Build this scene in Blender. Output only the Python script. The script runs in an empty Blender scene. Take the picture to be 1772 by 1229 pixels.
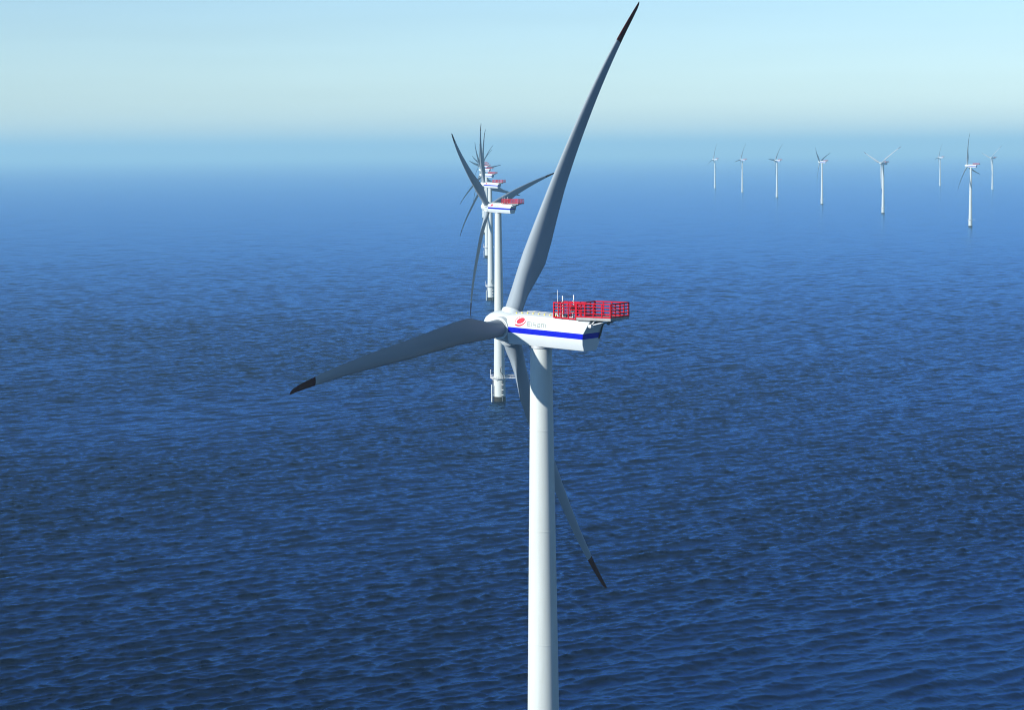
import bpy, bmesh, math, random
import numpy as np
from mathutils import Vector, Matrix

scene = bpy.context.scene
COL = scene.collection
R = math.radians

# ------------------------------------------------------------------ camera
CAM_H, PITCH, ROLL, FPX = 89.908, 0.0897093, -0.0075, 3914.07
cam_d = bpy.data.cameras.new("camera")
cam = bpy.data.objects.new("camera", cam_d)
COL.objects.link(cam)
cam_d.sensor_width = 36.0
cam_d.lens = FPX / 1772.0 * 36.0
cam_d.clip_start = 1.0
cam_d.clip_end = 200000.0
_cp, _sp, _c, _s = math.cos(PITCH), math.sin(PITCH), math.cos(ROLL), math.sin(ROLL)
_r, _f, _u = Vector((1, 0, 0)), Vector((0, _cp, -_sp)), Vector((0, _sp, _cp))
_R, _U = _c * _r + _s * _u, -_s * _r + _c * _u
cam.matrix_world = Matrix.Translation((0, 0, CAM_H)) @ Matrix((_R, _U, -_f)).transposed().to_4x4()
scene.camera = cam

# ------------------------------------------------------------------ sky, sun, exposure
SUN_BETA, SUN_ELEV = R(34), R(22)
sdir = Vector((-math.cos(SUN_BETA) * math.cos(SUN_ELEV), -math.sin(SUN_BETA) * math.cos(SUN_ELEV), math.sin(SUN_ELEV)))
world = bpy.data.worlds.new("World")
scene.world = world
world.use_nodes = True
wn = world.node_tree
wn.nodes.clear()
sky = wn.nodes.new("ShaderNodeTexSky")
sky.sky_type = 'NISHITA'
sky.sun_disc = False
sky.sun_elevation = SUN_ELEV
sky.sun_rotation = math.atan2(sdir.x, sdir.y)
sky.altitude = 0
sky.air_density = 0.85
sky.dust_density = 0.0
sky.ozone_density = 4.0
bg = wn.nodes.new("ShaderNodeBackground")
bg.inputs['Strength'].default_value = 0.082
wo = wn.nodes.new("ShaderNodeOutputWorld")
# thin, barely visible layers of high cloud
wtc = wn.nodes.new("ShaderNodeTexCoord")
wmp = wn.nodes.new("ShaderNodeMapping")
wmp.inputs['Scale'].default_value = (3.0, 3.0, 60.0)
wno = wn.nodes.new("ShaderNodeTexNoise")
wno.inputs['Scale'].default_value = 1.6
wno.inputs['Detail'].default_value = 5
wrm = wn.nodes.new("ShaderNodeMapRange")
wrm.inputs['From Min'].default_value = 0.3
wrm.inputs['From Max'].default_value = 0.7
wrm.inputs['To Min'].default_value = 0.98
wrm.inputs['To Max'].default_value = 1.03
wmx = wn.nodes.new("ShaderNodeVectorMath")
wmx.operation = 'SCALE'
wn.links.new(wtc.outputs['Generated'], wmp.inputs['Vector'])
wn.links.new(wmp.outputs[0], wno.inputs['Vector'])
wn.links.new(wno.outputs['Fac'], wrm.inputs['Value'])
wn.links.new(sky.outputs[0], wmx.inputs[0])
wn.links.new(wrm.outputs[0], wmx.inputs['Scale'])
wn.links.new(wmx.outputs[0], bg.inputs[0])
wn.links.new(bg.outputs[0], wo.inputs[0])

sun_d = bpy.data.lights.new("sun", 'SUN')
sun_d.energy = 5.0
sun_d.angle = R(0.5)
sun_d.color = (1.0, 0.96, 0.88)
sun = bpy.data.objects.new("sun", sun_d)
COL.objects.link(sun)
sun.location = sdir * 500
sun.rotation_euler = sdir.to_track_quat('Z', 'Y').to_euler()

vs = scene.view_settings
vs.view_transform = 'Standard'
vs.look = 'None'
vs.exposure = 0.8
vs.gamma = 1.0
scene.cycles.use_denoising = True
scene.cycles.filter_width = 1.1
scene.cycles.max_bounces = 6
scene.cycles.volume_bounces = 1
scene.cycles.diffuse_bounces = 2


# ------------------------------------------------------------------ materials
def mat(name, col, rough=0.4, spec=0.5, metal=0.0, var=0.0, vscale=0.6, bump=0.0):
    m = bpy.data.materials.new(name)
    m.use_nodes = True
    nt = m.node_tree
    b = nt.nodes['Principled BSDF']
    b.inputs['Base Color'].default_value = (*col, 1)
    b.inputs['Roughness'].default_value = rough
    b.inputs['Metallic'].default_value = metal
    b.inputs['Specular IOR Level'].default_value = spec
    if var:
        tc = nt.nodes.new('ShaderNodeTexCoord')
        mp = nt.nodes.new('ShaderNodeMapping')
        mp.inputs['Scale'].default_value = (1, 1, 0.12)
        no = nt.nodes.new('ShaderNodeTexNoise')
        no.inputs['Scale'].default_value = vscale
        no.inputs['Detail'].default_value = 6
        no.inputs['Roughness'].default_value = 0.65
        rmp = nt.nodes.new('ShaderNodeMapRange')
        rmp.inputs['From Min'].default_value = 0.3
        rmp.inputs['From Max'].default_value = 0.75
        rmp.inputs['To Min'].default_value = 1.0
        rmp.inputs['To Max'].default_value = 1.0 - var
        mx = nt.nodes.new('ShaderNodeMix')
        mx.data_type = 'RGBA'
        mx.blend_type = 'MULTIPLY'
        mx.inputs['Factor'].default_value = 1.0
        mx.inputs['A'].default_value = (*col, 1)
        nt.links.new(tc.outputs['Object'], mp.inputs['Vector'])
        nt.links.new(mp.outputs[0], no.inputs['Vector'])
        nt.links.new(no.outputs['Fac'], rmp.inputs['Value'])
        nt.links.new(rmp.outputs[0], mx.inputs['B'])
        nt.links.new(mx.outputs['Result'], b.inputs['Base Color'])
    return m


M_WHITE = mat("white_gelcoat", (0.45, 0.50, 0.515), 0.45, spec=0.25, var=0.06)
M_TOWER = mat("white_tower_paint", (0.43, 0.47, 0.455), 0.45, spec=0.2, var=0.15)
M_BLADE = mat("light_grey_blade", (0.22, 0.265, 0.30), 0.45, spec=0.12, var=0.08)
M_STRIPE = mat("blue_stripe", (0.0005, 0.006, 0.36), 0.6, spec=0.05)
M_RED = mat("red_paint", (0.37, 0.001, 0.014), 0.6, spec=0.08, var=0.15)
M_REDTIP = mat("red_blade_tip", (0.05, 0.004, 0.005), 0.6, spec=0.05)
M_EMBLEM = mat("emblem_red", (0.42, 0.003, 0.03), 0.5, spec=0.2)
M_EMBLEMP = mat("emblem_pale", (0.40, 0.13, 0.15), 0.5, spec=0.2)
M_LETTER = mat("lettering_grey", (0.13, 0.165, 0.145), 0.6, spec=0.2)
M_YELLOW = mat("yellow_anchor", (0.80, 0.62, 0.02), 0.5)
M_GREY = mat("galvanised_steel", (0.36, 0.38, 0.39), 0.5, metal=0.3, var=0.15)
M_PALE = mat("pale_steel", (0.66, 0.67, 0.66), 0.45, var=0.1)
M_DECK = mat("deck_grating", (0.26, 0.27, 0.27), 0.6, spec=0.2, var=0.2, vscale=2.0)
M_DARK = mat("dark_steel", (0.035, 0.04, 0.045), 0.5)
M_LAMP = mat("dark_red_lamp", (0.16, 0.008, 0.01), 0.2)
M_GROWTH = mat("marine_growth", (0.012, 0.011, 0.007), 0.9, var=0.6, vscale=2.5)


# ------------------------------------------------------------------ helpers
def link(name, bm, mats, parent=None, smooth=None, matrix=None):
    bmesh.ops.recalc_face_normals(bm, faces=bm.faces)
    me = bpy.data.meshes.new(name)
    bm.to_mesh(me)
    bm.free()
    for m in (mats if isinstance(mats, (list, tuple)) else [mats]):
        me.materials.append(m)
    if smooth is not None:
        me.polygons.foreach_set("use_smooth", [True] * len(me.polygons))
        me.set_sharp_from_angle(angle=R(smooth))
    o = bpy.data.objects.new(name, me)
    COL.objects.link(o)
    if parent:
        o.parent = parent
    if matrix is not None:
        o.matrix_local = matrix
    return o


def rings(bm, secs, close=True, caps=(True, True), mi=None):
    """secs: list of rings (lists of points); skins them."""
    vv = [[bm.verts.new(p) for p in s] for s in secs]
    n = len(vv[0])
    for a in range(len(vv) - 1):
        for k in range(n if close else n - 1):
            k2 = (k + 1) % n
            f = bm.faces.new((vv[a][k], vv[a][k2], vv[a + 1][k2], vv[a + 1][k]))
            if mi:
                f.material_index = mi(a, k)
    if caps[0]:
        bm.faces.new(vv[0][::-1])
    if caps[1]:
        bm.faces.new(vv[-1])
    return vv


def lathe(bm, prof, seg=48, mtx=Matrix(), caps=(True, True)):
    secs = []
    for r, z in prof:
        secs.append([mtx @ Vector((r * math.cos(2 * math.pi * k / seg), r * math.sin(2 * math.pi * k / seg), z)) for k in range(seg)])
    return rings(bm, secs, caps=caps)


def bar(bm, a, b, w, h=None):
    """rectangular bar from a to b"""
    a, b = Vector(a), Vector(b)
    h = h or w
    d = (b - a).normalized()
    up = Vector((0, 0, 1)) if abs(d.z) < 0.95 else Vector((1, 0, 0))
    s = d.cross(up).normalized()
    t = s.cross(d).normalized()
    o = [(-1, -1), (1, -1), (1, 1), (-1, 1)]
    rings(bm, [[p + s * x * w / 2 + t * y * h / 2 for x, y in o] for p in (a, b)])


def tube(bm, pts, r, seg=10):
    pts = [Vector(p) for p in pts]
    secs = []
    for i, p in enumerate(pts):
        d = (pts[min(i + 1, len(pts) - 1)] - pts[max(i - 1, 0)]).normalized()
        up = Vector((0, 0, 1)) if abs(d.z) < 0.9 else Vector((1, 0, 0))
        s = d.cross(up).normalized()
        t = s.cross(d).normalized()
        secs.append([p + (s * math.cos(2 * math.pi * k / seg) + t * math.sin(2 * math.pi * k / seg)) * r for k in range(seg)])
    rings(bm, secs)


def box(bm, x0, x1, y0, y1, z0, z1, bev=0.0):
    b = bmesh.new()
    vs_ = [b.verts.new((x, y, z)) for z in (z0, z1) for x, y in ((x0, y0), (x1, y0), (x1, y1), (x0, y1))]
    for f in ((3, 2, 1, 0), (4, 5, 6, 7), (0, 1, 5, 4), (1, 2, 6, 5), (2, 3, 7, 6), (3, 0, 4, 7)):
        b.faces.new([vs_[i] for i in f])
    if bev:
        bmesh.ops.bevel(b, geom=b.edges[:], offset=bev, segments=2, affect='EDGES')
    me = bpy.data.meshes.new("tmp")
    b.to_mesh(me)
    b.free()
    bm.from_mesh(me)
    bpy.data.meshes.remove(me)


# ------------------------------------------------------------------ the sea
def build_sea():
    rng = np.random.default_rng(7)
    half = R(17.5)
    na = 1050
    fan = np.linspace(-half, half, na)
    rest = np.linspace(half, 2 * np.pi - half, 40)[1:-1]
    ang = np.concatenate([fan, rest])               # measured from +Y towards +X
    dist = [2.0, 60.0, 130.0, 200.0, 260.0, 300.0]
    d = 320.0
    while d < 60000:
        dist.append(d)
        d += max(0.42, 0.42 * (d / 800.0) ** 1.85) if d < 4000 else d * 0.05
    dist = np.array(dist)
    step = np.gradient(dist)
    nd, nA = len(dist), len(ang)
    A, D = np.meshgrid(ang, dist)
    X = (D * np.sin(A)).ravel()
    Y = (D * np.cos(A)).ravel()
    infan = np.zeros(nA)
    edge = np.clip((half - np.abs(fan)) / R(0.8), 0, 1)
    infan[:na] = edge
    rad = np.clip((dist - 320) / 12.0, 0, 1)
    Z = np.zeros(nd * nA)
    DX = np.zeros(nd * nA)
    DY = np.zeros(nd * nA)
    main = math.atan2(-0.70, 0.72)                  # heading of the wind sea
    N = 200
    lam = np.exp(rng.uniform(np.log(1.1), np.log(34.0), N))
    gx, gy = X / 95.0, Y / 95.0                     # gusts: short waves livelier in some patches
    gust = 1 + 0.22 * (np.sin(gx * 1.3 + gy * 0.7 + 1) + np.sin(gx * -0.6 + gy * 1.1 + 2.2 * np.sin(gx * 0.37 + 0.8)) + np.sin(gx * 2.3 - gy * 1.9 + 4))
    for L in lam:
        k = 2 * np.pi / L
        spread = 0.20 + 0.45 * np.exp(-L / 5.0)
        th = main + rng.normal(0, spread)
        # roughly constant slope per octave, dropping beyond the peak near 11 m
        amp = SEA_SLOPE / k * math.sqrt(2.0 / N) * math.exp(-((math.log(L / 1.8)) ** 2) / (2 * 1.15 ** 2))
        ph = rng.uniform(0, 2 * np.pi)
        att = np.clip((L / (2.2 * step) - 1.0) / 1.2, 0, 1)
        rows = np.nonzero(att > 0)[0]
        rows = rows[dist[rows] >= 300]
        if len(rows) == 0:
            continue
        r0, r1 = rows[0] * nA, (rows[-1] + 1) * nA
        a = (att[rows[0]:rows[-1] + 1, None] * rad[rows[0]:rows[-1] + 1, None] * infan[None, :]).ravel() * amp
        if L < 5:
            a = a * gust[r0:r1]
        arg = k * (np.cos(th) * X[r0:r1] + np.sin(th) * Y[r0:r1]) + ph
        Z[r0:r1] += a * np.cos(arg)
        sn = a * np.sin(arg)
        DX[r0:r1] -= 0.85 * np.cos(th) * sn
        DY[r0:r1] -= 0.85 * np.sin(th) * sn
    co = np.stack([X + DX, Y + DY, Z], 1).astype(np.float32)
    i = np.arange(nd - 1)[:, None] * nA
    j = np.arange(nA)[None, :]
    j2 = (j + 1) % nA
    quads = np.stack([i + j, i + j2, i + nA + j2, i + nA + j], -1).reshape(-1, 4)[:, ::-1].astype(np.int32)
    nq = len(quads)
    nv = len(co)
    me = bpy.data.meshes.new("sea")
    me.vertices.add(nv + 1)
    co = np.concatenate([co, [[0, 0, 0]]]).astype(np.float32)
    me.vertices.foreach_set("co", co.ravel())
    tris = np.stack([np.full(nA, nv), (np.arange(nA) + 1) % nA, np.arange(nA)], -1)[:, ::-1].astype(np.int32)
    loops = np.concatenate([quads.ravel(), tris.ravel()])
    me.loops.add(len(loops))
    me.loops.foreach_set("vertex_index", loops)
    me.polygons.add(nq + nA)
    starts = np.concatenate([np.arange(nq) * 4, nq * 4 + np.arange(nA) * 3]).astype(np.int32)
    me.polygons.foreach_set("loop_start", starts)
    me.polygons.foreach_set("use_smooth", np.ones(nq + nA, dtype=bool))
    me.update(calc_edges=True)
    me.validate()
    if me.polygons[nq // 2].normal.z < 0:
        me.flip_normals()
    m = bpy.data.materials.new("sea_water")
    m.use_nodes = True
    nt = m.node_tree
    nt.nodes.clear()
    outn = nt.nodes.new('ShaderNodeOutputMaterial')
    body = nt.nodes.new('ShaderNodeBsdfDiffuse')           # light coming back out of the deep water
    body.inputs['Color'].default_value = SEA_COL
    skin = nt.nodes.new('ShaderNodeBsdfGlossy')
    skin.inputs['Color'].default_value = SEA_TINT
    skin.inputs['Roughness'].default_value = SEA_ROUGH
    fre = nt.nodes.new('ShaderNodeFresnel')
    fre.inputs['IOR'].default_value = SEA_IOR
    mixs = nt.nodes.new('ShaderNodeMixShader')
    nt.links.new(fre.outputs[0], mixs.inputs[0])
    nt.links.new(body.outputs[0], mixs.inputs[1])
    nt.links.new(skin.outputs[0], mixs.inputs[2])
    nt.links.new(mixs.outputs[0], outn.inputs['Surface'])
    tc = nt.nodes.new('ShaderNodeTexCoord')
    mp = nt.nodes.new('ShaderNodeMapping')
    mp.inputs['Rotation'].default_value = (0, 0, -main)
    mp.inputs['Scale'].default_value = (1.0, 0.45, 1.0)
    nt.links.new(tc.outputs['Object'], mp.inputs['Vector'])
    prev = None
    for sc, det, dst, st in ((0.45, 4, 0.36, 1.0), (1.9, 4, 0.12, 1.0)):
        no = nt.nodes.new('ShaderNodeTexNoise')
        no.inputs['Scale'].default_value = sc
        no.inputs['Detail'].default_value = det
        no.inputs['Roughness'].default_value = 0.6
        nt.links.new(mp.outputs[0], no.inputs['Vector'])
        bu = nt.nodes.new('ShaderNodeBump')
        bu.inputs['Distance'].default_value = dst
        bu.inputs['Strength'].default_value = st
        nt.links.new(no.outputs['Fac'], bu.inputs['Height'])
        if prev:
            nt.links.new(prev.outputs[0], bu.inputs['Normal'])
        prev = bu
    for nd_ in (body, skin, fre):
        nt.links.new(prev.outputs[0], nd_.inputs['Normal'])
    me.materials.append(m)
    o = bpy.data.objects.new("sea", me)
    COL.objects.link(o)
    o['kind'] = 'structure'
    return o


SEA_SLOPE = 0.40
SEA_COL = (0.0001, 0.003, 0.014, 1)
SEA_ROUGH = 0.11
SEA_TINT = (0.17, 0.44, 0.95, 1)
SEA_IOR = 1.26
build_sea()

# ------------------------------------------------------------------ the turbine, frame: +X to the nose, +Y to its left, origin on the axis at sea level
ZR = 69.6
TILT = 0.117566
OV = 4.3495
BLADE_R = 40.0
BEND, BEND_P, CONE, SWEEP = 2.9035, 3.4896, 0.01173, 1.456
NAX, NAZ0 = 0.0476, 0.19          # nacelle slope, stripe centre height above the rotor axis reference


def tower_mesh():
    bm = bmesh.new()
    prof = [(2.04, 8.75), (2.04, 8.95), (1.98, 8.951)]
    z0, z1, r0, r1 = 8.96, ZR - 1.60, 1.98, 1.17
    cuts = [z0, 22.0, 35.5, 48.0, 59.0, z1]
    rr = lambda z: r0 + (r1 - r0) * (z - z0) / (z1 - z0)
    for q, z in enumerate(cuts):
        if q in (0, len(cuts) - 1):
            prof.append((rr(z), z))
        else:
            prof += [(rr(z), z - 0.05), (rr(z) + 0.018, z - 0.045), (rr(z) + 0.018, z + 0.045), (rr(z), z + 0.05)]
    prof += [(r1, z1 + 0.1)]
    lathe(bm, prof, 64)
    return bm


def yaw_ring_mesh():
    bm = bmesh.new()
    lathe(bm, [(1.24, ZR - 1.66), (1.30, ZR - 1.62), (1.30, ZR - 1.30)], 48, Matrix())
    return bm


def nac_z(x):
    return ZR + NAZ0 + NAX * x


PROF = [(0.0, -1.62), (1.15, -1.62), (1.30, -1.55), (1.66, -0.85), (1.75, -0.30), (1.75, 0.30), (1.70, 0.9), (1.64, 1.50), (1.50, 1.70),
        (1.20, 1.82), (0.6, 1.95), (0.0, 1.98)]


def nac_side(zrel):
    for (a, za), (b, zb) in zip(PROF[4:], PROF[5:]):
        if za <= zrel <= zb:
            return a + (b - a) * (zrel - za) / (zb - za)
    return 1.75


def nacelle_mesh():
    half = PROF[1:-1]
    loop = [PROF[0]] + half + [PROF[-1]] + [(-y, z) for y, z in half[::-1]]
    n = len(loop)
    secs = []

    def rear_x(z):
        pts = [(-1.7, -6.25), (-0.3, -6.36), (0.3, -6.45), (1.5, -7.1), (1.75, -7.22), (2.1, -7.3)]
        for (za, xa), (zb, xb) in zip(pts, pts[1:]):
            if z <= zb:
                return xa + (xb - xa) * (z - za) / (zb - za)
        return -7.3
    for x, kx, kz in ((3.42, .84, .84), (3.36, .93, .93), (3.22, .985, .985), (3.0, 1, 1), (2.0, 1, 1), (0.5, 1, 1), (-1.5, 1, 1), (-3.5, 1, 1), (-5.4, 1, 1)):
        ring = []
        for y, z in loop:
            zz = z * kz
            if z > 1.55:
                drop = 0.22 * max(0.0, (x - 1.2) / 2.0) ** 1.5
                zz -= drop
            if z in (0.30, -0.30):
                zz = z
            ring.append((x, y * kx, nac_z(x) + zz))
        secs.append(ring)
    for off, k in ((0.05, 1.0), (0.0, 0.985)):
        ring = []
        for y, z in loop:
            x = rear_x(z) + off
            ring.append((x, y * k, nac_z(x) + z * (k if abs(z) > 0.31 else 1)))
        secs.append(ring)
    bm = bmesh.new()
    s_idx = set()
    for k in range(n):
        a, b_ = loop[k], loop[(k + 1) % n]
        if abs(a[1]) <= 0.301 and abs(b_[1]) <= 0.301:
            s_idx.add(k)
    vv = rings(bm, secs, caps=(True, False), mi=lambda a, k: 1 if k in s_idx and a >= 2 else 0)
    # rear face as horizontal strips, so the stripe runs round it
    last = vv[-1]
    nh = len(PROF)
    right = last[:nh]
    left = [last[0]] + last[:nh - 2:-1]
    for i in range(nh - 1):
        vs_ = []
        for v in (right[i], right[i + 1], left[i + 1], left[i]):
            if v not in vs_:
                vs_.append(v)
        if len(vs_) >= 3:
            f = bm.faces.new(vs_)
            if abs(PROF[i][1]) <= 0.301 and abs(PROF[i + 1][1]) <= 0.301:
                f.material_index = 1
    return bm


def flat_patch(bm, pts, dy):
    """points (x, zrel) laid on the nacelle's left side"""
    front, back = [], []
    for x, z in pts:
        y = nac_side(z)
        front.append(bm.verts.new((x, y + dy, nac_z(x) + z)))
        back.append(bm.verts.new((x, y - 0.02, nac_z(x) + z)))
    bm.faces.new(front)
    n = len(pts)
    for i in range(n):
        bm.faces.new((front[i], front[(i + 1) % n], back[(i + 1) % n], back[i]))


def on_side(u, v):
    """emblem plane: u to the right as read, v up; centre of the emblem"""
    return (1.56 - u, 1.02 + v)


def ell(cx, cy, a, b, th, t):
    x, y = a * math.cos(t), b * math.sin(t)
    return cx + x * math.cos(th) - y * math.sin(th), cy + x * math.sin(th) + y * math.cos(th)


def emblem_mesh():
    bm = bmesh.new()
    th = R(24)
    # main tilted disc, in thin vertical slices so it follows the panel
    pts = [ell(0.06, 0.06, 0.56, 0.27, th, 2 * math.pi * k / 40) for k in range(40)]
    flat_patch(bm, [on_side(*p) for p in pts], 0.012)
    # lower crescent
    o = [ell(0.0, -0.03, 0.80, 0.47, th, R(a)) for a in range(188, 361, 8)]
    i = [ell(0.05, 0.06, 0.73, 0.40, th, R(a)) for a in range(356, 191, -8)]
    for q in range(len(i) - 1):
        flat_patch(bm, [on_side(*p) for p in (o[q], o[q + 1], i[len(i) - 2 - q], i[len(i) - 1 - q])], 0.012)
    return bm


def emblem_arc_mesh():
    bm = bmesh.new()
    th = R(24)
    o = [ell(0.02, 0.06, 0.74, 0.44, th, R(a)) for a in range(30, 176, 8)]
    i = [ell(0.05, 0.05, 0.70, 0.40, th, R(a)) for a in range(30, 176, 8)]
    for q in range(len(o) - 1):
        flat_patch(bm, [on_side(*p) for p in (o[q], o[q + 1], i[q + 1], i[q])], 0.012)
    return bm


def lettering_mesh():
    """ELsam-type wide block letters in strokes, read from nose to tail"""
    bm = bmesh.new()
    h, w, s, t = 0.42, 0.35, 0.12, 0.06
    xh = 0.34
    letters = [
        [((0, 0), (0, h)), ((0, 0), (w, 0)), ((0, h / 2), (w * .9, h / 2)), ((0, h), (w, h))],
        [((0, 0), (0, h))],
        [((0, 0), (w, 0)), ((w, 0), (w, xh / 2)), ((0, xh / 2), (w, xh / 2)), ((0, xh / 2), (0, xh)), ((0, xh), (w, xh))],
        [((0, xh), (w, xh)), ((w, 0), (w, xh)), ((0, 0), (w, 0)), ((0, 0), (0, xh / 2)), ((0, xh / 2), (w, xh / 2))],
        [((0, 0), (0, xh)), ((0, xh), (w * 1.45, xh)), ((w * .725, 0), (w * .725, xh)), ((w * 1.45, 0), (w * 1.45, xh))],
    ]
    adv = [w, 0.0, w, w, w * 1.45]
    x = 0.0
    for lt, a in zip(letters, adv):
        lift = 0.0
        for (x0, z0), (x1, z1) in lt:
            xa, xb = min(x0, x1) - t / 2, max(x0, x1) + t / 2
            za, zb = min(z0, z1) - t / 2, max(z0, z1) + t / 2
            lift += 0.0008
            flat_patch(bm, [(0.60 - (x + p), 0.60 + q) for p, q in ((xa, za), (xb, za), (xb, zb), (xa, zb))], 0.008 + lift)
        x += a + s + t
    return bm


def hub_mesh():
    bm = bmesh.new()
    mtx = Matrix.Rotation(math.pi / 2, 4, 'Y')
    prof = [(1.45, -1.05), (1.52, -1.0), (1.62, -0.6), (1.70, 0.0), (1.68, 0.6), (1.60, 1.15), (1.44, 1.7), (1.20, 2.2), (0.88, 2.6), (0.5, 2.86), (0.2, 2.95), (0.02, 2.97)]
    lathe(bm, prof, 48, mtx)
    return bm


def collar_mesh():
    bm = bmesh.new()
    lathe(bm, [(1.24, 0.6), (1.24, 1.72), (1.20, 1.80), (1.04, 1.80)], 48)
    return bm


CH_R = [1.7, 3.0, 4.2, 6, 8.5, 11, 14, 17, 21, 25, 31, 35, 38, 39.3, 39.8, 40]
CH_C = [1.92, 1.95, 2.1, 2.65, 3.25, 3.1, 2.75, 2.42, 2.05, 1.74, 1.28, 0.93, 0.66, 0.48, 0.30, 0.08]
TH_R = [1.7, 3.2, 4.5, 6, 9, 15, 25, 35, 40]
TH_T = [1.0, 0.97, 0.74, 0.53, 0.37, 0.29, 0.26, 0.25, 0.20]
LE_R = [1.7, 9, 17, 25, 31, 40]
LE_Y = [0.96, 1.20, 1.45, 1.47, 1.50, 1.50]
TW_R = [1.7, 8, 18, 40]
TW_B = [26, 22, 11, 3]


def blade_ring(r, n=36):
    c = float(np.interp(r, CH_R, CH_C))
    tk = float(np.interp(r, TH_R, TH_T)) * c
    be = R(float(np.interp(r, TW_R, TW_B)))
    w = min(1.0, max(0.0, (r - 2.6) / 4.5))
    w = w * w * (3 - 2 * w)
    off = float(np.interp(r, LE_R, LE_Y)) - c / 2      # the leading edge runs nearly straight
    bx = CONE * r - BEND * (r / BLADE_R) ** BEND_P
    ring = []
    for k in range(n):
        a = 2 * math.pi * k / n
        # circle / airfoil blend ; xi from -0.5 (trailing) to 0.5 (leading)
        xi = 0.5 * math.cos(a)
        ct = 0.5 * math.sin(a)
        u = 0.5 - xi                       # 0 at the leading edge
        yt = 5 * (0.2969 * math.sqrt(max(u, 0)) - 0.1260 * u - 0.3516 * u * u + 0.2843 * u ** 3 - 0.1036 * u ** 4)
        sgn = 1 if math.sin(a) >= 0 else -1
        af = sgn * yt
        th = (ct * (1 - w) + af * w) * tk
        camb = -0.03 * c * w * 4 * u * (1 - u)
        th += camb
        xx = xi * c
        X = math.cos(be) * th + math.sin(be) * xx + bx
        Y = -math.sin(be) * th + math.cos(be) * xx + off
        ring.append((X, Y, r))
    return ring


def blade_mesh():
    bm = bmesh.new()
    rs = [1.7] + list(np.linspace(2.4, 35.0, 54))
    rings(bm, [blade_ring(r) for r in rs])
    return bm


def blade_tip_mesh():
    bm = bmesh.new()
    rs = [35.0, 35.8, 36.6, 37.4, 38.2, 38.8, 39.3, 39.6, 39.8, 39.92, 40.0]
    rings(bm, [blade_ring(r) for r in rs])
    return bm


# hoist platform on the nacelle's back; heights relative to ZR
DECK, TOP = 1.95, 3.43


def rail_run(bm, a, b, n, zb=DECK, zb2=None, lower=True):
    a, b = Vector((a[0], a[1], 0)), Vector((b[0], b[1], 0))
    zb2 = zb if zb2 is None else zb2
    d = (b - a).normalized()
    for i in range(n + 1):
        p = a.lerp(b, i / n)
        z0 = zb + (zb2 - zb) * i / n
        bar(bm, (p.x, p.y, ZR + z0), (p.x, p.y, ZR + TOP - 0.002 * (i % 2)), 0.115)
    e = d * 0.04
    for z, w in ((TOP, 0.125), (TOP - 0.33, 0.085), (TOP - 0.68, 0.085), (TOP - 1.03, 0.085)):
        bar(bm, (a.x - e.x, a.y - e.y, ZR + z), (b.x + e.x, b.y + e.y, ZR + z), w)
    if lower:
        bar(bm, (a.x, a.y, ZR + zb + 0.09), (b.x, b.y, ZR + zb2 + 0.09), 0.06, 0.15)


def deck_mesh():
    bm = bmesh.new()
    box(bm, -9.85, -5.55, -2.12, 1.74, ZR + DECK - 0.10, ZR + DECK, 0.02)
    # edge beams and cross bearers under the grating
    for y in (-2.05, 1.67):
        bar(bm, (-9.84, y, ZR + DECK - 0.19), (-5.6, y, ZR + DECK - 0.19), 0.12, 0.17)
    for x in (-9.7, -8.4, -7.55):
        bar(bm, (x, -1.98, ZR + DECK - 0.19), (x, 1.60, ZR + DECK - 0.19), 0.10, 0.16)
    return bm


def side_railing_mesh():
    bm = bmesh.new()
    rail_run(bm, (-5.62, 1.69), (-9.8, 1.69), 4)
    return bm


def walkway_railing_mesh():
    bm = bmesh.new()
    rail_run(bm, (-2.75, 1.69), (-5.5, 1.69), 3, 1.78, 1.66)
    rail_run(bm, (-2.75, 1.60), (-2.75, -0.1), 2, 1.8, 1.8)
    rail_run(bm, (-2.84, -0.1), (-5.5, -0.1), 3, 1.8, 1.7)
    return bm


def far_railing_mesh():
    bm = bmesh.new()
    rail_run(bm, (-5.62, -2.06), (-9.8, -2.06), 4)
    rail_run(bm, (-5.60, -0.2), (-5.60, -1.95), 2)
    return bm


def rear_railing_mesh():
    bm = bmesh.new()
    rail_run(bm, (-9.8, 1.58), (-9.8, -1.95), 4)
    return bm


def gate_mesh():
    bm = bmesh.new()
    x = -5.62
    for y in (1.55, 0.75, -0.05):
        bar(bm, (x, y, ZR + DECK), (x, y, ZR + TOP - 0.07), 0.13)
    for z in (TOP - 0.15, TOP - 0.6, TOP - 1.1):
        bar(bm, (x - 0.02, 1.55, ZR + z), (x - 0.02, -0.05, ZR + z), 0.08)
    tube(bm, [(x + 0.1, 0.75, ZR + 2.0), (x + 0.3, 0.72, ZR + 2.9), (x + 0.5, 0.7, ZR + 3.25), (x + 0.85, 0.68, ZR + 3.3)], 0.09)
    bar(bm, (-4.4, 1.2, ZR + 1.95), (-5.4, 0.5, ZR + 3.0), 0.09)
    bar(bm, (-4.0, 0.3, ZR + 2.0), (-5.4, 0.3, ZR + 2.9), 0.09)
    return bm


def brace_mesh():
    bm = bmesh.new()
    for y in (1.25, -1.25):
        bar(bm, (-7.12, y, ZR + 1.12), (-7.75, y, ZR + 1.72), 0.12)
        bar(bm, (-7.10, y, ZR + 1.10), (-9.55, y * 0.75, ZR + 1.72), 0.11)
    bar(bm, (-9.45, 0.9, ZR + 1.70), (-9.45, -0.9, ZR + 1.70), 0.10)
    return bm


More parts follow.
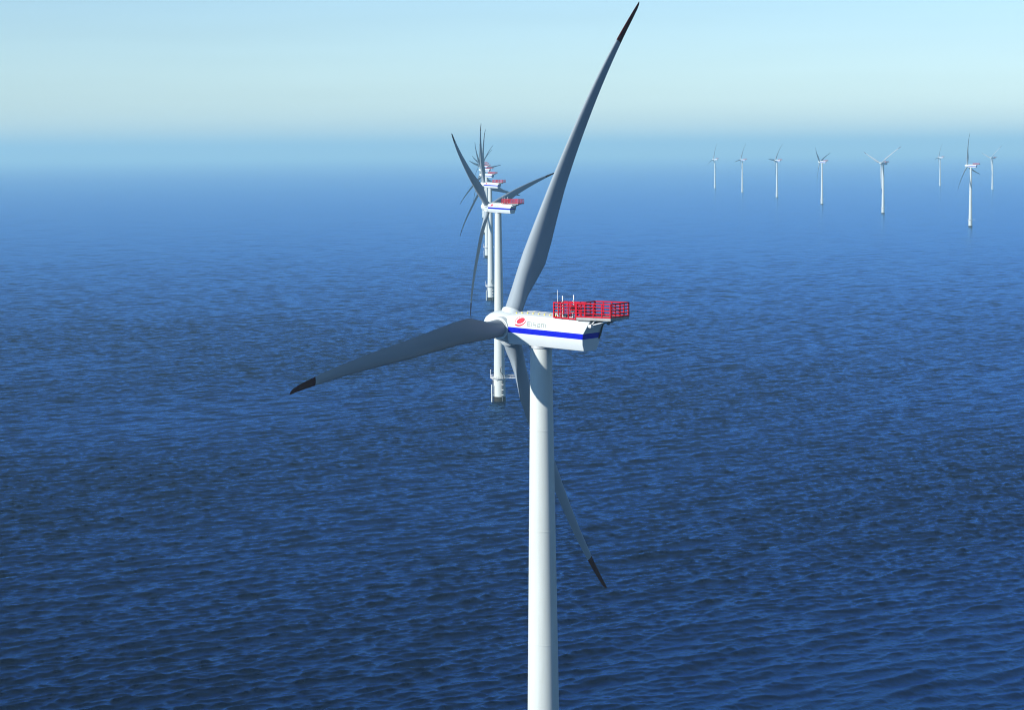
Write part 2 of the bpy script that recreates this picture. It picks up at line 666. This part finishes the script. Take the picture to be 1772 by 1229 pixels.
def winch_mesh():
    bm = bmesh.new()
    box(bm, -8.3, -7.5, -1.5, -0.5, ZR + 1.25, ZR + 1.66, 0.06)
    lathe(bm, [(0.16, ZR + 1.05), (0.16, ZR + 1.27)], 16, Matrix.Translation((-7.9, -1.0, 0)))
    return bm


def floodlight_mesh():
    bm = bmesh.new()
    box(bm, -7.34, -7.02, 0.95, 1.62, ZR + 0.88, ZR + 1.24, 0.03)
    return bm


def warning_light_mesh():
    bm = bmesh.new()
    m = Matrix.Translation((-4.75, 1.0, 0))
    lathe(bm, [(0.20, ZR + 2.62), (0.25, ZR + 2.70), (0.24, ZR + 3.02), (0.19, ZR + 3.14), (0.05, ZR + 3.2)], 20, m)
    return bm


def light_base_mesh():
    bm = bmesh.new()
    m = Matrix.Translation((-4.75, 1.0, 0))
    lathe(bm, [(0.10, ZR + 1.85), (0.10, ZR + 2.42), (0.27, ZR + 2.44), (0.27, ZR + 2.60), (0.1, ZR + 2.618)], 20, m)
    return bm


def antenna_mesh(x, y, z0, z1, r, cross):
    bm = bmesh.new()
    if cross:
        lathe(bm, [(0.035, ZR + z0), (0.035, ZR + z1 - 0.45), (r, ZR + z1 - 0.44), (r, ZR + z1 - 0.05), (r * .6, ZR + z1)], 12, Matrix.Translation((x, y, 0)))
        bar(bm, (x, y - 0.22, ZR + z1 - 0.62), (x, y + 0.22, ZR + z1 - 0.62), 0.05)
    else:
        lathe(bm, [(0.06, ZR + z0), (0.06, ZR + z0 + 0.3), (r, ZR + z0 + 0.32), (r * 0.7, ZR + z1)], 10, Matrix.Translation((x, y, 0)))
    return bm


def rear_gap_shade_mesh():  # dark boxes stand in for the shade and opening under the hoist deck
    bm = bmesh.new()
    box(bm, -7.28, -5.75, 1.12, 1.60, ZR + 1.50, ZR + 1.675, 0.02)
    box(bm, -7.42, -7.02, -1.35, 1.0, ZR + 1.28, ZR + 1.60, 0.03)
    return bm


def rear_dark_strip_mesh():  # narrow dark bar down the far edge of the rear face
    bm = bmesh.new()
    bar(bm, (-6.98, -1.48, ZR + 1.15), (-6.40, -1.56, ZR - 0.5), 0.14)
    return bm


def root_seal_mesh():
    bm = bmesh.new()
    lathe(bm, [(0.93, 1.79), (1.07, 1.79), (1.06, 1.86), (0.93, 1.87)], 40, caps=(False, False))
    return bm


def hatch_mesh():
    bm = bmesh.new()
    box(bm, -4.0, -3.05, 0.15, 1.05, ZR + 1.86, ZR + 2.12, 0.04)
    return bm


def roof_anchor_mesh():
    bm = bmesh.new()
    lathe(bm, [(0.075, -0.05), (0.075, 0.05), (0.05, 0.09)], 10)
    return bm


def roof_skid_mesh():
    """pale safety rail along the roof ridge"""
    bm = bmesh.new()
    for y in (0.62, -0.62):
        pts = [(x, y, nac_z(x) + 1.96 - 0.22 * max(0.0, (x - 1.2) / 2.0) ** 1.5 + 0.03) for x in np.linspace(2.2, -2.4, 12)]
        tube(bm, pts, 0.03, 6)
    return bm


# foundation parts, built in a frame whose +X is image right
def transition_mesh():
    bm = bmesh.new()
    lathe(bm, [(2.14, 1.25), (2.14, 8.5), (2.18, 8.52), (2.18, 8.74)], 56)
    return bm


def foundation_mesh():
    bm = bmesh.new()
    lathe(bm, [(2.22, -9.0), (2.22, 0.9), (2.24, 1.4), (2.20, 1.8), (2.16, 1.9)], 56)
    return bm


def service_platform_mesh():
    bm = bmesh.new()
    # ring of grating, then an arm out to one side
    n = 40
    for z0, z1 in ((8.56, 8.70),):
        secs = []
        for k in range(n):
            a = 2 * math.pi * k / n
            c, s = math.cos(a), math.sin(a)
            secs.append([(2.19 * c, 2.19 * s, z0), (3.25 * c, 3.25 * s, z0), (3.25 * c, 3.25 * s, z1), (2.19 * c, 2.19 * s, z1)])
        secs.append(secs[0])
        rings(bm, secs, caps=(False, False))
        bmesh.ops.remove_doubles(bm, verts=bm.verts[:], dist=0.001)
    box(bm, 2.6, 5.9, -1.6, 0.6, 8.57, 8.69)
    for k in range(8):
        a = 2 * math.pi * (k + .5) / 8
        c, s = math.cos(a), math.sin(a)
        bar(bm, (2.17 * c, 2.17 * s, 7.6), (3.1 * c, 3.1 * s, 8.52), 0.09)
    return bm


def service_railing_mesh():
    bm = bmesh.new()
    n = 24
    for z in (9.2, 9.75):
        pts = [(3.18 * math.cos(a), 3.18 * math.sin(a), z) for a in np.linspace(R(18), R(335), 40)]
        tube(bm, pts, 0.035, 6)
    for a in np.linspace(R(18), R(335), 22):
        p = (3.18 * math.cos(a), 3.18 * math.sin(a))
        bar(bm, (*p, 8.70), (*p, 9.78), 0.06)
    for y in (-1.55, 0.55):
        for z in (9.2, 9.75):
            bar(bm, (3.1, y, z), (5.85, y, z), 0.06)
        for x in (3.9, 4.9, 5.83):
            bar(bm, (x, y, 8.69), (x, y, 9.78), 0.06)
    for z in (9.2, 9.75):
        bar(bm, (5.83, -1.5, z), (5.83, 0.5, z), 0.06)
    return bm


def davit_mesh():
    bm = bmesh.new()
    tube(bm, [(1.45, -2.5, 8.70), (1.45, -2.5, 9.6), (1.1, -2.62, 10.3), (0.55, -2.72, 10.8), (0.42, -2.75, 11.3),
              (0.42, -2.78, 12.2), (0.5, -2.8, 12.6), (0.75, -2.82, 12.75), (1.1, -2.84, 12.6)], 0.12, 8)
    return bm


def mast_mesh():
    bm = bmesh.new()
    tube(bm, [(-3.12, -0.6, 8.70), (-3.12, -0.6, 11.4)], 0.08, 8)
    lathe(bm, [(0.13, 11.38), (0.13, 11.62), (0.05, 11.7)], 10, Matrix.Translation((-3.12, -0.6, 0)))
    return bm


def boat_landing_mesh():
    bm = bmesh.new()
    for y in (-1.5, -0.4):
        tube(bm, [(-2.75, y, -2.5), (-2.75, y, 6.2)], 0.24, 12)
        for z in (2.6, 5.6):
            bar(bm, (-2.7, y, z), (-1.7, y * 0.8, z), 0.18)
    return bm


def ladder_mesh():
    bm = bmesh.new()
    for y in (-1.15, -0.7):
        bar(bm, (-2.6, y, 0.0), (-2.6, y, 8.55), 0.06)
    for k in range(24):
        z = 0.5 + k * 0.34
        bar(bm, (-2.6, -1.12, z), (-2.6, -0.73, z), 0.035)
    return bm


def cable_mesh():
    bm = bmesh.new()
    tube(bm, [(1.12, -2.12, -1.5), (1.12, -2.12, 8.55)], 0.20, 10)
    return bm


def bracket_mesh():
    bm = bmesh.new()
    box(bm, 0.8, 1.5, -2.42, -1.75, -0.12, 0.12, 0.02)
    return bm


def fa(o, label=None):
    if label:
        o['label'] = label
    return o


# the prototype: list of (name, mesh, level, frame, children)
def build_meshes():
    P = {}

    def add(key, name, bm, mats, smooth=None):
        o = link(name, bm, mats, smooth=smooth)
        P[key] = (name, o.data)
        bpy.data.objects.remove(o)
    add('tower', 'tower', tower_mesh(), M_TOWER, 30)
    add('yaw', 'yaw_ring', yaw_ring_mesh(), M_GREY, 30)
    add('nacelle', 'nacelle', nacelle_mesh(), [M_WHITE, M_STRIPE], 22)
    add('emblem', 'emblem', emblem_mesh(), M_EMBLEM)
    add('emblem_arc', 'emblem_arc', emblem_arc_mesh(), M_EMBLEMP)
    add('lettering', 'lettering', lettering_mesh(), M_LETTER)
    add('hub', 'hub', hub_mesh(), M_WHITE, 40)
    add('collar', 'blade_collar', collar_mesh(), M_WHITE, 40)
    add('blade', 'blade', blade_mesh(), M_BLADE, 60)
    add('tip', 'blade_tip', blade_tip_mesh(), M_REDTIP, 60)
    add('deck', 'hoist_platform', deck_mesh(), M_DECK)
    add('rail_side', 'railing', side_railing_mesh(), M_RED)
    add('rail_walk', 'walkway_railing', walkway_railing_mesh(), M_RED)
    add('rail_far', 'railing', far_railing_mesh(), M_RED)
    add('rail_rear', 'railing', rear_railing_mesh(), M_RED)
    add('gate', 'gate', gate_mesh(), M_RED)
    add('brace', 'brace', brace_mesh(), M_GREY)
    add('winch', 'winch', winch_mesh(), M_DARK, 30)
    add('flood', 'floodlight', floodlight_mesh(), M_PALE)
    add('warn', 'warning_light', warning_light_mesh(), M_LAMP, 40)
    add('warnb', 'light_base', light_base_mesh(), M_WHITE, 30)
    add('ant0', 'antenna', antenna_mesh(-2.98, 1.3, 1.85, 4.75, 0.028, False), M_PALE, 40)
    add('ant1', 'wind_sensor', antenna_mesh(-3.62, 1.3, 1.85, 4.15, 0.06, True), M_PALE, 40)
    add('ant2', 'wind_sensor', antenna_mesh(-4.70, 0.8, 1.85, 4.25, 0.06, True), M_PALE, 40)
    add('rgap', 'rear_gap_shade', rear_gap_shade_mesh(), M_DARK)
    add('rdark', 'rear_dark_strip', rear_dark_strip_mesh(), M_DARK)
    add('seal', 'root_seal', root_seal_mesh(), M_GREY, 40)
    add('hatch', 'roof_hatch', hatch_mesh(), M_DARK)
    add('anchor', 'roof_anchor', roof_anchor_mesh(), M_YELLOW, 40)
    add('skid', 'safety_rail', roof_skid_mesh(), M_GREY, 40)
    add('trans', 'transition_piece', transition_mesh(), M_TOWER, 30)
    add('found', 'foundation', foundation_mesh(), M_GROWTH, 30)
    add('plat', 'service_platform', service_platform_mesh(), M_PALE)
    add('srail', 'railing', service_railing_mesh(), M_PALE)
    add('davit', 'davit_crane', davit_mesh(), M_DARK, 40)
    add('mast', 'mast', mast_mesh(), M_PALE, 40)
    add('landing', 'boat_landing', boat_landing_mesh(), M_TOWER, 40)
    add('ladder', 'ladder', ladder_mesh(), M_GREY)
    add('cable', 'cable_duct', cable_mesh(), M_DARK, 40)
    add('bracket', 'bracket', bracket_mesh(), M_PALE)
    return P


PM = build_meshes()


def inst(key, parent, matrix=None):
    name, me = PM[key]
    o = bpy.data.objects.new(name, me)
    COL.objects.link(o)
    o.parent = parent
    if matrix is not None:
        o.matrix_local = matrix
    return o


def rotor_frame(phi):
    n = Vector((math.cos(TILT), 0, math.sin(TILT)))
    l = Vector((0, 1, 0))
    u = Vector((-math.sin(TILT), 0, math.cos(TILT)))
    e = math.sin(phi) * l + math.cos(phi) * u
    t = math.cos(phi) * l - math.sin(phi) * u
    m = Matrix((n, t, e)).transposed().to_4x4()
    return Matrix.Translation(Vector((0, 0, ZR)) + OV * n) @ m


def wind_turbine(x, y, z, yaw, phase, lod, label):
    """lod 0: everything, 1: no tiny roof gear, 2: only what a far one shows"""
    root = bpy.data.objects.new("wind_turbine", None)
    COL.objects.link(root)
    root.empty_display_size = 3
    root.location = (x, y, z)
    root.rotation_euler = (0, 0, R(yaw))
    root['label'] = label
    root['category'] = "wind turbine"
    root['group'] = "wind turbines standing in rows in the sea"
    back = Matrix.Rotation(-R(yaw), 4, 'Z')           # foundation gear keeps its own heading
    inst('tower', root)
    tp = inst('trans', root, back)
    inst('found', root, back)
    if lod < 2:
        cd = inst('cable', root, back)
        for zb in (2.6, 4.5, 6.4, 8.2):
            inst('bracket', cd, Matrix.Translation((0, 0, zb)))
        inst('landing', root, back)
        inst('ladder', root, back)
        inst('yaw', root)
    if lod < 2 or lod == 2:
        sp = inst('plat', root, back)
        if lod < 2:
            inst('srail', sp)
            inst('davit', sp)
            inst('mast', sp)
    nac = inst('nacelle', root)
    if lod < 2:
        inst('rgap', nac)
        inst('rdark', nac)
        inst('emblem', nac)
        inst('emblem_arc', nac)
        if lod == 0:
            inst('lettering', nac)
            inst('skid', nac)
            inst('hatch', nac)
            for sy in (0.98, -0.98):
                for q in range(8):
                    ax = 2.5 - q * 0.72 - (0.3 if sy < 0 else 0)
                    az = nac_z(ax) + 1.885 - 0.22 * max(0.0, (ax - 1.2) / 2.0) ** 1.5
                    inst('anchor', nac, Matrix.Translation((ax, sy, az)))
            for q in range(4):
                ax = -3.3 - q * 0.75
                inst('anchor', nac, Matrix.Translation((ax, 1.5, nac_z(ax) + 1.73)))
    dk = inst('deck', root)
    inst('rail_side', dk)
    inst('rail_walk', dk)
    inst('rail_far', dk)
    inst('rail_rear', dk)
    if lod < 2:
        inst('gate', dk)
        inst('brace', dk)
        inst('winch', dk)
        inst('flood', dk)
        for k in ('ant0', 'ant1', 'ant2'):
            inst(k, dk)
        if lod == 0:
            wl = inst('warnb', dk)
            inst('warn', dk)
    fr = rotor_frame(R(phase))
    hub = inst('hub', root, fr)
    for k in range(3):
        m = rotor_frame(R(phase + 120 * k))
        if lod < 2:
            inst('collar', hub, fr.inverted() @ m)
        b = inst('blade', root, m)
        inst('tip', b)
        if lod < 2:
            inst('seal', b)
    return root


Y0 = 146.17
FAR = 145.6
TURB = [
    (3.15, 243.5, 0.82, Y0, -27.23, 0, "huge white wind turbine in the foreground with blue nacelle stripe and red railed platform"),
    (-4.6, 812, 0, FAR, 46, 0, "second turbine in line, its tower rising from the water just left of the foreground tower"),
    (-12.5, 1372, 0, FAR + 3, 18, 1, "third turbine in line, one blade straight up behind the second turbine's hub"),
    (-20.5, 1932, 0, FAR - 1, 5, 1, "fourth turbine in line, its upright blade almost hidden behind the third one's"),
    (-28.5, 2492, 0, FAR + 6, 36, 2, "fifth turbine in line, hazy, one blade pointing right over the row"),
    (-36.5, 3052, 0, FAR + 8, 76, 2, "sixth turbine in line, fading into haze with one blade level to the left"),
    (-44, 3611, -0.5, FAR + 8, 66, 2, "seventh turbine in line, faint in haze, blade slanting up left above the nacelles"),
    (-52, 4171, -1.0, FAR + 8, 20, 2, "eighth turbine in line, barely visible behind the stacked hazy nacelles"),
    (525, 2588, 0, FAR + 3, 14, 2, "nearest turbine of the right-hand group with red platform and a blade straight up"),
    (517, 3148, 0, FAR + 72, 52, 2, "hazy turbine turned to face the viewer, white blades spread in a wide V"),
    (509, 3708, -0.5, FAR + 5, 50, 2, "hazy turbine with two dark blades in a narrow V, left of the wide V one"),
    (501, 4268, -0.8, FAR + 6, 82, 2, "hazy turbine third from the left of the distant group, one blade up right, one left"),
    (493, 4828, -1.4, FAR + 8, 94, 2, "small hazy turbine second from the left of the distant group"),
    (485, 5388, -1.8, FAR + 8, 106, 2, "smallest palest turbine at the far left of the distant group"),
    (1046, 4925, -1.5, FAR + 60, 46, 2, "pale turbine at the far right edge facing the viewer with blades in a V"),
    (1038, 5484, -1.9, FAR + 9, 96, 2, "very faint turbine between the wide V one and the one with a red platform"),
]
for t in TURB:
    wind_turbine(*t)

# ------------------------------------------------------------------ the hazy air over the sea
bm = bmesh.new()
box(bm, -30000, 30000, -12000, 45000, -6.0, 230.0)
hm = bpy.data.materials.new("hazy_air")
hm.use_nodes = True
nt = hm.node_tree
nt.nodes.clear()
out = nt.nodes.new('ShaderNodeOutputMaterial')
pv = nt.nodes.new('ShaderNodeVolumePrincipled')
pv.inputs['Color'].default_value = (0.38, 0.66, 0.80, 1)
pv.inputs['Density'].default_value = 1.2e-4
pv.inputs['Anisotropy'].default_value = 0.0
nt.links.new(pv.outputs[0], out.inputs['Volume'])
hz = link("haze", bm, hm)
hz['kind'] = 'stuff'
